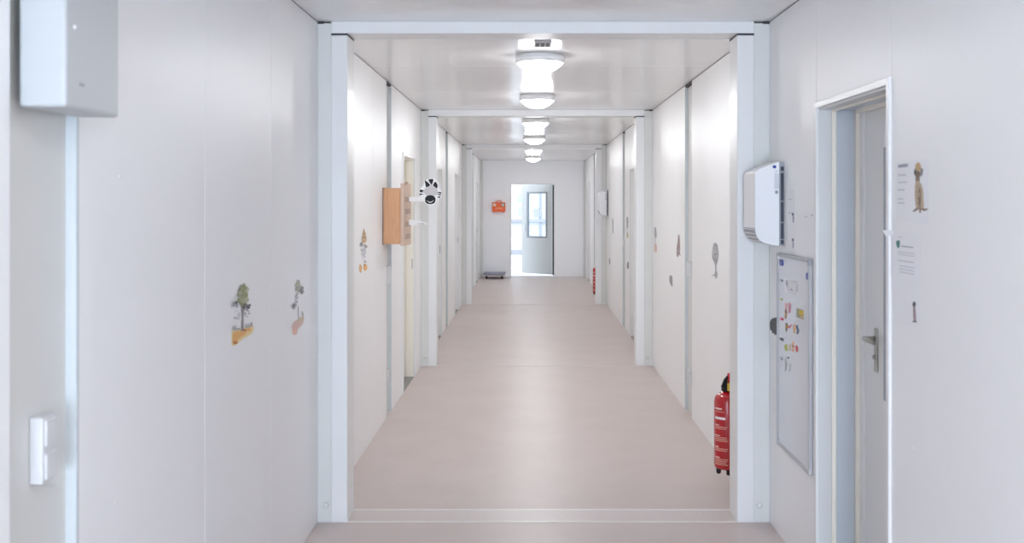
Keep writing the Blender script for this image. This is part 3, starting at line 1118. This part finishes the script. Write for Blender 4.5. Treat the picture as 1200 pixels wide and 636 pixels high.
# near left: tree with green crown on an orange mound
sticker('L', 'tree_sticker', 'wall sticker of a green tree on bright orange ground, nearest on the left wall', 'sticker', {
    'ground': [([(272, 388), (276, 385.5), (284, 385), (290, 382.5), (296.5, 381), (296.8, 388), (292, 393), (285, 397), (279, 402), (274.5, 405), (271.5, 404), (271.5, 396)], S['sand']),
               ([(273.5, 390), (280, 387.5), (289, 385.5), (288, 391), (281, 396), (277, 400), (273, 402.5), (272.6, 396)], S['orange']),
               (blob(276, 401.5, 3, 2.5), S['rust']), (blob(285.5, 386.5, 4.5, 1.6), S['rust']), (blob(291.5, 386, 2.5, 3), S['orange'])],
    'trunk': [([(282.6, 360), (286.6, 358), (285.6, 370), (285.4, 386), (282.4, 386.8), (283, 372)], S['bark'])]
        + scatter(16, 277.5, 370, 4.0, 6.0, 0.7, 1.6, [S['haze'], S['haze'], S['pale']], 2)
        + scatter(12, 289, 367, 3.4, 5.0, 0.7, 1.4, [S['haze'], S['mid'], S['pale']], 3),
    'crown': [(blob(285, 345, 6.0, 13, 16, 0.2), S['sage']), (blob(285.5, 340, 3.8, 7, 12, 0.2), S['fern'])]
        + scatter(60, 285.2, 345, 6.2, 12.5, 1.0, 2.3, [S['moss'], S['fern'], S['sage'], S['moss']], 4)
        + scatter(14, 276.5, 356, 4.0, 3.4, 1.0, 1.8, [S['bark'], S['shade'], S['mid']], 5)
        + scatter(14, 289.5, 358.5, 4.2, 2.6, 1.0, 1.8, [S['shade'], S['shade'], S['bark']], 6),
    'grass': [([(273.0, 386.5), (274, 381), (275, 384), (276.2, 380.5), (277.2, 384.5), (281, 384), (280.6, 386)], S['mid'])],
    'grass ': [([(287.5, 383.5), (288.6, 378.5), (289.8, 382.5), (291, 378), (292, 382), (294.8, 377), (296, 381), (292, 383.4)], S['mid'])],
}, GS)
# left, closer to the post: pale tree on pink ground
sticker('L', 'tree_sticker', 'wall sticker of a pale grey tree on pink ground, beside the left post', 'sticker', {
    'ground': [([(342.4, 380.5), (346, 375.5), (350, 373.5), (355.6, 369), (355.8, 376), (353, 381.5), (349.5, 385), (347.5, 391.5), (343.5, 392), (342.4, 387)], S['rose']),
               ([(349, 374.6), (355.4, 370), (355.2, 373), (350, 377.5)], S['straw']), ([(343, 384.5), (347.8, 383.5), (347, 391), (343.6, 391.6)], S['coral'])],
    'trunk': [([(348.9, 360), (349.8, 359), (350.2, 366), (350.6, 373.5), (349.4, 374), (349.2, 367)], S['mid'])],
    'sapling': [([(353.6, 369.5), (353.8, 364), (355.2, 366), (356, 369)], S['mid'])],
    'crown': [(blob(349.4, 336, 3.0, 6.8, 12, 0.25), S['sage']), (blob(353.8, 341, 1.9, 4.4, 10, 0.25), S['mid']), (blob(347.4, 350, 2.0, 7, 12, 0.4), S['haze']), (blob(345.2, 358, 1.8, 3, 9, 0.3), S['mid'])]
        + scatter(26, 349.2, 335, 3.2, 6.5, 0.8, 1.7, [S['sage'], S['bark'], S['sage'], S['mid']], 8)
        + scatter(14, 354.2, 340.5, 2.0, 4.2, 0.8, 1.5, [S['bark'], S['grey'], S['plum']], 9)
        + scatter(18, 347.8, 350, 2.6, 8, 0.6, 1.2, [S['haze'], S['mid'], S['pale']], 10)
        + scatter(10, 344.8, 358.5, 1.6, 3.2, 0.7, 1.3, [S['grey'], S['bark']], 11),
}, GS)
# left, second bay
sticker('L', 'tree_sticker', 'wall sticker of a brown tree over orange patches, left of the wooden box', 'sticker', {
    'ground': [(blob(422.4, 314.5, 1.8, 5.6, 10, 0.2), S['apricot']), (blob(428.2, 313, 2.6, 4.5, 10, 0.2), S['orange']), (blob(427.2, 310.4, 1.0, 1.6), S['brown'])],
    'trunk': [(blob(425.8, 296, 2.6, 9.5, 12, 0.3), S['haze'])] + scatter(18, 425.6, 294, 3.0, 6.5, 0.7, 1.3, [S['haze'], S['pale'], S['mid']], 12)
        + scatter(7, 428, 304, 1.5, 4.0, 0.6, 1.0, [S['pale'], S['mid']], 13),
    'crown': [([(424.2, 281), (425.2, 273), (426.6, 267.5), (428, 272), (429.6, 279), (428.8, 283.6), (426, 284.4)], S['tan'])]
        + scatter(16, 426.8, 278, 2.2, 5.2, 0.6, 1.2, [S['tan'], S['brown'], S['sage']], 14)
        + scatter(7, 423.4, 286, 1.6, 2.6, 0.7, 1.2, [S['bark'], S['grey']], 15)
        + scatter(7, 428.6, 288, 1.8, 2.2, 0.7, 1.2, [S['bark'], S['grey']], 16),
}, GS)
# right, second bay
sticker('R', 'tree_sticker', 'grey tree sticker on the right wall, above the near fire extinguisher', 'sticker', {
    'crown': [([(836, 287), (838.2, 284), (840.4, 287), (842, 294), (841.8, 303), (840, 309), (838.4, 311), (836.6, 307), (834.6, 302), (834.6, 293)], S['mid'])]
        + scatter(40, 838.2, 296.5, 3.4, 11.5, 0.6, 1.3, [S['grey'], S['mid'], S['pale'], S['mid']], 17),
    'trunk': [([(837.6, 306), (839.4, 306), (839.2, 316), (840.2, 320), (840.2, 324.5), (838.4, 326.5), (837.4, 323.5), (833.4, 322.4), (837, 321.4), (838, 316)], S['mid'])],
}, GS)
sticker('R', 'giraffe_sticker', 'slim brown animal sticker on the right wall, left of the grey strip', 'sticker', {
    'body': [([(794.6, 276), (795.8, 274.8), (796.6, 280), (797, 290), (796.8, 296), (797.4, 300), (795.6, 298), (794.6, 300.8), (793, 299.6), (793, 290), (794, 284)], S['plum'])]
        + scatter(14, 795, 290, 1.5, 8, 0.5, 0.9, [S['brown'], S['plum'], S['mid']], 18),
}, GS)
sticker('R', 'tree_sticker', 'tiny faded grey and orange tree sticker beside the second right post', 'sticker', {
    'crown': [([(767, 268), (768, 265.5), (769, 269), (769.6, 276), (768.6, 279), (767.2, 278), (766.8, 273)], S['mid'])],
    'trunk': [([(767.6, 279), (768.4, 279), (768.4, 286), (767.6, 286)], S['pale'])],
    'ground': [([(766.8, 288), (768.4, 285), (769.8, 289), (769.4, 295), (768, 296), (767, 293)], S['rose'])],
}, GS)
sticker('R', 'leaf_sticker', 'dark grey leaf shaped sticker low on the right wall, under the animal sticker', 'sticker', {
    'leaf': [([(784.4, 325), (785.6, 322), (786.4, 323), (787.6, 323.4), (788, 330), (787.8, 336), (786.4, 334), (784.8, 331)], S['grey'])],
}, GS)
sticker('R', 'tree_sticker', 'thin dark tree sticker near the far door opening of the right wall', 'sticker', {
    'crown': [([(734, 256), (735, 253.8), (736, 255), (736.2, 262), (735.6, 267.5), (734.6, 268), (734.2, 263)], S['mid'])],
    'trunk': [([(734.8, 267), (735.4, 267), (735.4, 273), (734.8, 273)], S['pale'])],
    'ground': [([(734.2, 273), (735.6, 272), (736.4, 277), (735.4, 279.2), (734.4, 277)], S['straw'])],
}, GS)
sticker('R', 'leaf_sticker', 'tiny dark leaf sticker under the thin dark tree sticker, third bay', 'sticker', {
    'leaf': [([(734.8, 309), (736, 306.4), (736.8, 307.4), (736.9, 314), (735.8, 315), (734.6, 313)], S['grey'])],
}, GS)
sticker('R', 'giraffe_sticker', 'tiny faint animal sticker beyond the third right strip', 'sticker', {
    'body': [([(717.6, 257), (718.4, 256), (718.8, 262), (718.7, 268), (718.9, 272.6), (717.9, 273), (717.5, 266)], S['mid'])],
}, GS)
sticker('R', 'leaf_sticker', 'faintest tiny grey leaf sticker beside the third right post', 'sticker', {
    'leaf': [([(713.6, 304), (714.6, 302), (715.2, 304), (715.2, 309), (714.4, 310), (713.7, 308)], S['mid'])],
}, GS)
# scalloped dark grey shape beside the whiteboard
sticker('R', 'shell_sticker', 'dark grey scalloped fan shape at the left edge of the whiteboard', 'sticker', {
    'fan': [([(902.6, 376), (905, 373), (908.5, 372.2), (910.5, 371.6), (912.4, 372.6), (912.9, 377), (913.1, 383), (912.9, 389), (911.9, 392.6), (910.6, 393.4),
              (909.3, 391.6), (908.0, 392.8), (906.8, 390.0), (905.2, 390.4), (904.0, 387.0), (902.7, 386.4), (902.0, 382)], S['charcoal'])]
        + [([(912.6, 376 + 4 * k), (912.6, 376.5 + 4 * k), (908.4, 378.5 + 4.0 * k), (908.4, 378.0 + 4 * k)], S['grey']) for k in range(4)],
})

# ---- paper sheets on the right wall
def sheet(name, label, cat, outline, prints, off=0.0015, curl=None):
    p = wall_pts('R', outline, 0.0)[0]
    t = thing(name, label, cat, p, 'paper sheets on the right wall')
    bm = new()
    pts = wall_pts('R', outline, off)
    if curl is not None:                       # first corner bent away from the wall
        d = curl[1]
        V = [Vector(q) for q in pts]
        e1, e2 = V[0].lerp(V[1], 0.22), V[0].lerp(V[3], 0.13)
        tip = V[0] - Vector((d, 0, 0))
        mid = V[0].lerp(V[2], 0.09)
        prism(bm, [e1, V[1], V[2], V[3], e2, mid], (0.0006, 0, 0))
        prism(bm, [tip, e1, mid, e2], (0.0006, 0, 0))
    else:
        prism(bm, pts, (0.0006, 0, 0))
    obj('sheet', bm, 'paper', t)
    lvl = 0
    for pn, shapes in prints.items():
        mats, bm = [], new()
        for poly, m in shapes:
            lvl += 1
            if m not in mats:
                mats.append(m)
            prism(bm, wall_pts('R', smooth(poly, 3), off + 0.0004 + 0.00004 * lvl), (0.0003, 0, 0), mi=mats.index(m))
        obj(pn, bm, mats, t)
    return t


def line(x0, y0, x1, hgt):
    return rect(x0, y0, x1, y0 + hgt)


# meerkat poster (landscape)
meer = [([(1073.5, 192), (1076, 190.2), (1078.5, 192.6), (1079, 196.5), (1077.8, 200), (1075, 201), (1073, 198), (1072.6, 194.5)], S['tan']),
        ([(1071.6, 199), (1073, 197.6), (1074.2, 202), (1074, 206.5), (1072.4, 206), (1071, 203)], S['charcoal']),
        ([(1079.8, 196.5), (1081.6, 199), (1081, 204), (1079.4, 207), (1078, 204), (1078.4, 199.5)], S['grey']),
        ([(1074, 201), (1077.8, 201), (1077.8, 208), (1077, 214), (1073.2, 214), (1072.8, 207)], S['furdark']),
        ([(1072.6, 213.5), (1077.2, 212.5), (1081, 220), (1082, 232), (1082.4, 243), (1080, 246), (1075.4, 244.6), (1073.4, 243), (1072, 230)], S['fur']),
        ([(1076.8, 219), (1078.8, 224), (1079, 240), (1077, 243), (1076, 232)], S['furdark']),
        ([(1069.4, 247.4), (1073.4, 243.8), (1076.6, 243.5), (1075, 246), (1071.2, 248)], S['furdark']),
        ([(1077, 243), (1079.2, 244), (1079, 249.4), (1077.2, 249.4)], S['furdark']),
        ([(1079.4, 243.6), (1083, 244.4), (1087.4, 244.2), (1085.4, 246.2), (1081.8, 247)], S['furdark'])]
meer += scatter(22, 1076.6, 228, 3.4, 14, 0.5, 1.0, [S['furdark'], S['fur'], S['brown'], S['tan']], 31) + scatter(8, 1075.8, 203, 2.4, 5, 0.5, 0.9, [S['charcoal'], S['furdark']], 32)
sheet('animal_poster', 'upper white sheet with a standing meerkat picture, right of the near door', 'poster',
      [(1050.2, 190.5), (1088, 186.5), (1088, 262.5), (1050.2, 258)],
      {'meerkat_picture': meer,
       'heading': [(line(1052.4, 192.6, 1063.6, 3.4), M['ink'])],
       'text_line': [(line(1052.2, 204.3, 1062, 1.4), M['ink_pale']), (line(1052, 212.8, 1063, 1.4), M['ink_pale']), (line(1052, 221.6, 1060, 1.5), M['ink_pale']),
                     (line(1052, 232.4, 1058.4, 1.3), M['ink_pale']), (line(1052, 237.2, 1060.2, 1.3), M['ink_pale'])]})
sheet('notice_sheet', 'lower white notice with a small green emblem and curled corner, right of the near door', 'notice',
      [(1041.0, 269.5), (1078, 274.2), (1077.2, 385), (1048.6, 378.5)],
      {'green_emblem': [([(1050.2, 282.4), (1054, 281.8), (1054.4, 286), (1053.4, 290.6), (1051.4, 289.6), (1050.2, 286)], S['teal'])],
       'text_line': [(line(1051.5, 277.5, 1058, 0.8), M['ink_pale']), (line(1056, 288.4, 1070, 1.3), M['ink']), (line(1052, 295.6, 1072, 1.0), M['ink_pale']), (line(1052, 298.6, 1071, 0.9), M['ink_pale']),
                     (line(1052, 305.6, 1071.5, 1.2), M['ink_pale']), (line(1054, 312, 1071.5, 1.0), M['ink_pale']), (line(1053.5, 315.6, 1071, 1.0), M['ink_pale']), (line(1054, 319.2, 1071, 1.0), M['ink_pale'])],
       'meerkat_picture': [([(1069.6, 355), (1071.4, 353), (1073.2, 356), (1072.2, 359.6), (1069.6, 359)], S['charcoal']),
                           ([(1070.2, 359), (1072.2, 359), (1073.2, 370), (1073, 376), (1070.6, 376), (1070, 366)], S['plum']),
                           ([(1069.4, 376), (1073.8, 375.6), (1074.2, 377.6), (1069.6, 377.4)], S['charcoal'])]},
      off=0.002, curl=(0, 0.02))
sheet('notice_sheet', 'large blank white sheet with a faint scribble, above the whiteboard beside the door', 'notice',
      [(931.5, 248.5), (955.6, 249.4), (955.6, 304.5), (931.5, 299.0)],
      {'scribble': [([(943, 253.5), (946.2, 253.0), (946.2, 254.0), (943, 254.4)], M['ink_pale']), ([(949.6, 252.2), (952.2, 250.8), (953, 252.6), (950.6, 253.4)], M['ink_pale'])]})
sheet('notice_sheet', 'narrow white sheet partly behind the heater, above the whiteboard', 'notice',
      [(921, 222), (930.8, 221.5), (930.8, 297.5), (921, 295.5)],
      {'text_line': [(line(923, 233, 928, 0.9), M['ink_pale']), (line(923, 249, 929, 0.9), M['ink_pale'])]})
for k, (ya, yb, lab) in enumerate(((249.5, 260.5, 'upper thin grey clip between the two sheets above the whiteboard'),
                                   (279.5, 290.5, 'lower thin grey clip between the two sheets above the whiteboard'))):
    y, z1_ = R(930.2, ya)
    _, z0_ = R(930.2, yb)
    c = thing('paper_clip', lab, 'clip', (XR, y, z0_), 'grey clips holding the sheets')
    bm = new()
    box(bm, XR - 0.0045, XR - 0.0012, y - 0.006, y + 0.006, z0_, z1_, 0.001, 1)
    obj('bar', bm, 'ink', c)
    bm = new()
    box(bm, XR - 0.007, XR - 0.004, y - 0.008, y + 0.008, z1_ - 0.010, z1_)
    obj('tip', bm, 'ink_dark', c)

# ---- beech wall box with the zebra flag
wbx = thing('wooden_wall_box', 'beech wooden box with slotted front board on the left wall', 'box', (XL, 7.72, 1.295))
bm = new()
box(bm, XL, -0.930, 7.50, 7.94, 1.296, 1.700, 0.003, 2)
obj('case', bm, 'beech', wbx)
bm = new()
top = [(7.49, 1.734), (7.56, 1.726), (7.63, 1.722), (7.70, 1.730), (7.74, 1.748), (7.79, 1.748), (7.83, 1.730), (7.89, 1.726), (7.955, 1.736)]
pts = [(-0.930, 7.49, 1.283), (-0.930, 7.955, 1.277)] + [(-0.930, y, z) for y, z in reversed(top)]
prism(bm, pts, (0.022, 0, 0))
fb = obj('front_board', bm, 'beech_pale', wbx)
for zc in (1.618, 1.530, 1.437, 1.345):
    bm = new()
    box(bm, -0.9082, -0.9068, 7.58, 7.91, zc - 0.019, zc + 0.019, 0.0003, 1)
    obj('slot', bm, 'beech_dark', fb)
bm = new()
box(bm, XL, XL + 0.005, 7.492, 7.95, 1.294, 1.702)
obj('back_board', bm, 'furdark' if False else M['ink_dark'], wbx)

YZ = 7.80


def zp(zx, zy, dy=0.0):
    """a point of the animal face: its outline measured in the photograph, at the flag's own distance"""
    px = 485 + zx / 14.1
    py = 200 + zy / 14.1
    y = YZ
    return ((px - CX) * y / FPX, y + dy, EYE - (py - CY) * y / FPX)


zs = thing('zebra_flag', 'white zebra face flag with black muzzle, sticking out from the wooden box', 'sign', (-0.907, YZ, 1.6))
face = []
for a, b in ((200, 150), (240, 132), (290, 125), (330, 130), (370, 160), (400, 205), (415, 255), (445, 310), (462, 360), (455, 410), (440, 460), (400, 475),
             (372, 515), (340, 552), (290, 574), (240, 570), (195, 545), (165, 500), (130, 470), (95, 430), (85, 370), (92, 305), (130, 265), (165, 230), (170, 180)):
    face.append((a, b))
bm = new()
prism(bm, [zp(a, b) for a, b in smooth(face)], (0, 0.012, 0))
fo = obj('face_plate', bm, 'zebra_white', zs)


def zpart(name, pts, m, d):
    bm = new()
    prism(bm, [zp(a, b, -d) for a, b in (smooth(pts) if name in ('forehead', 'mane_patch') else pts)], (0, d - 0.0002 if d < 0.003 else 0.003, 0))
    obj(name, bm, m, fo)


zpart('forehead', [(185, 290), (225, 265), (280, 232), (300, 232), (350, 262), (385, 295), (395, 350), (380, 400), (330, 408), (215, 408), (180, 380), (172, 330)], 'zebra_grey', 0.001)
for q in ([(182, 162), (215, 180), (268, 236), (205, 270), (192, 225)], [(242, 150), (280, 138), (322, 146), (300, 224), (284, 224)],
          [(352, 182), (378, 205), (392, 240), (384, 288), (345, 265), (318, 236)]):
    zpart('mane_patch', q, 'black', 0.002)
for q in ([(98, 310), (150, 318), (178, 332), (130, 342), (178, 356), (120, 358), (98, 348)], [(97, 374), (172, 386), (130, 394), (97, 406)],
          [(392, 352), (450, 352), (452, 382), (400, 366)], [(386, 380), (446, 390), (438, 412), (398, 396)], [(382, 428), (436, 424), (428, 454), (404, 444)]):
    zpart('stripe', q, 'black', 0.002)
zpart('muzzle', [(272 + 86 * math.copysign(abs(math.cos(2 * PI * k / 28)) ** 0.8, math.cos(2 * PI * k / 28)), 478 + 74 * math.copysign(abs(math.sin(2 * PI * k / 28)) ** 0.85, math.sin(2 * PI * k / 28))) for k in range(28)], 'black', 0.004)
sm = [(210 + 12 * k, 484 + 30 * math.sin(PI * k / 10.0)) for k in range(11)]
zpart('smile', sm + [(a, b + 13 * math.sin(PI * k / 10.0) + 2) for k, (a, b) in reversed(list(enumerate(sm)))], 'zebra_white', 0.0055)
bm = new()
prism(bm, [(-0.906, YZ, 1.604), (-0.906, YZ, 1.640), (-0.80, YZ, 1.632), (-0.74, YZ, 1.625), (-0.74, YZ, 1.600), (-0.80, YZ, 1.603)], (0, 0.016, 0))
bmesh.ops.translate(bm, verts=bm.verts, vec=(0, 0.012, 0))
obj('arm', bm, 'zebra_white', zs)
fl2 = thing('folded_flag', 'white flag arm without a face, below the zebra flag on the wooden box', 'sign', (-0.907, YZ, 1.44))
bm = new()
prism(bm, [(-0.906, YZ, 1.428), (-0.906, YZ, 1.468), (-0.86, YZ, 1.462), (-0.79, YZ, 1.447), (-0.765, YZ, 1.436), (-0.775, YZ, 1.430), (-0.83, YZ, 1.433), (-0.87, YZ, 1.424)], (0, 0.016, 0))
obj('arm', bm, 'zebra_white', fl2)
bm = new()
prism(bm, [(-0.855, YZ - 0.001, 1.4395), (-0.80, YZ - 0.001, 1.4405), (-0.78, YZ - 0.001, 1.4345), (-0.79, YZ - 0.001, 1.4335)], (0, 0.0012, 0))
obj('slit', bm, 'ink', fl2)

# ---- first aid case on the far wall
fa = thing('first_aid_case', 'orange first aid case on the far wall left of the open door', 'first aid case', (-0.667, YF, 1.38))
x0, x1, z0, z1 = -0.806, -0.528, 1.395, 1.60
bm = new()
box(bm, x0, x1, YF - 0.11, YF - 0.052, z0, z1, 0.02, 4)
cs = obj('lid', bm, 'orange', fa)
bm = new()
box(bm, x0 + 0.004, x1 - 0.004, YF - 0.05, YF - 0.005, z0 + 0.002, z1 - 0.002, 0.015, 3)
obj('base', bm, 'orange', fa)
bm = new()
tube(bm, [(-0.725, YF - 0.055, 1.592), (-0.722, YF - 0.055, 1.622), (-0.705, YF - 0.055, 1.634), (-0.63, YF - 0.055, 1.634), (-0.612, YF - 0.055, 1.622), (-0.609, YF - 0.055, 1.592)], 0.009)
obj('handle', bm, 'orange', fa)
for xx in (x0 + 0.015, x1 - 0.045):
    bm = new()
    box(bm, xx, xx + 0.03, YF - 0.09, YF - 0.02, z0 - 0.016, z0 + 0.004, 0.004, 1)
    obj('foot', bm, 'orange', fa)
yb = YF - 0.1105
bm = new()
box(bm, -0.612, -0.542, yb, yb + 0.002, 1.508, 1.578)
sq = obj('green_square', bm, 'green', fa)
bm = new()
box(bm, -0.609, -0.545, yb - 0.0006, yb + 0.001, 1.534, 1.552)
box(bm, -0.586, -0.568, yb - 0.0006, yb + 0.001, 1.511, 1.575)
obj('white_cross', bm, 'white_print', sq)
bm = new()
box(bm, -0.795, -0.722, yb, yb + 0.002, 1.508, 1.578)
s2 = obj('picture_square', bm, 'orange_print', fa)
bm = new()
prism(bm, [(-0.79, yb - 0.0006, 1.535), (-0.765, yb - 0.0006, 1.575), (-0.745, yb - 0.0006, 1.56), (-0.728, yb - 0.0006, 1.53), (-0.735, yb - 0.0006, 1.511), (-0.752, yb - 0.0006, 1.535), (-0.775, yb - 0.0006, 1.55)], (0, 0.0014, 0))
obj('picture', bm, 'white_print', s2)
bm = new()
box(bm, -0.735, -0.595, yb, yb + 0.002, 1.458, 1.480)
obj('lettering', bm, 'orange_print', fa)

# ---- grey transport dolly on the floor by the far wall
tr = thing('transport_dolly', 'low grey wheeled dolly on the floor against the far wall', 'dolly', (-0.74, 21.95, 0))
dx0, dx1, dy0, dy1 = -0.975, -0.515, 21.68, 22.3
bm = new()
box(bm, dx0, dx1, dy0, dy1, 0.086, 0.112, 0.006, 2)
obj('deck', bm, 'trolley', tr)
bm = new()
box(bm, dx0 + 0.02, dx1 - 0.02, dy0 + 0.02, dy1 - 0.02, 0.045, 0.086, 0.003, 1)
obj('underframe', bm, 'trolley_under', tr)
for xx in (dx0 + 0.07, dx1 - 0.07):
    for yy in (dy0 + 0.05, dy1 - 0.06):
        bm = new()
        n = 18
        prism(bm, [(xx - 0.014, yy - 0.012 + 0.036 * math.cos(2 * PI * k / n), 0.036 + 0.036 * math.sin(2 * PI * k / n)) for k in range(n)], (0.028, 0, 0))
        box(bm, xx - 0.02, xx + 0.02, yy - 0.02, yy + 0.02, 0.066, 0.088)
        obj('castor', bm, 'black', tr)

# ---- small white screw caps in the near wall panels
caps = [('L', 217, 537), ('L', 135, 588), ('L', 140, 207), ('R', 1070, 524)]
for sd, px, py in caps:
    (x, y, z) = wall_pts(sd, [(px, py)], 0.0)[0]
    bm = new()
    ball(bm, (x, y, z), 0.006, sx=0.4)
    obj('screw_cap', bm, 'white_print', wl if sd == 'L' else wr)
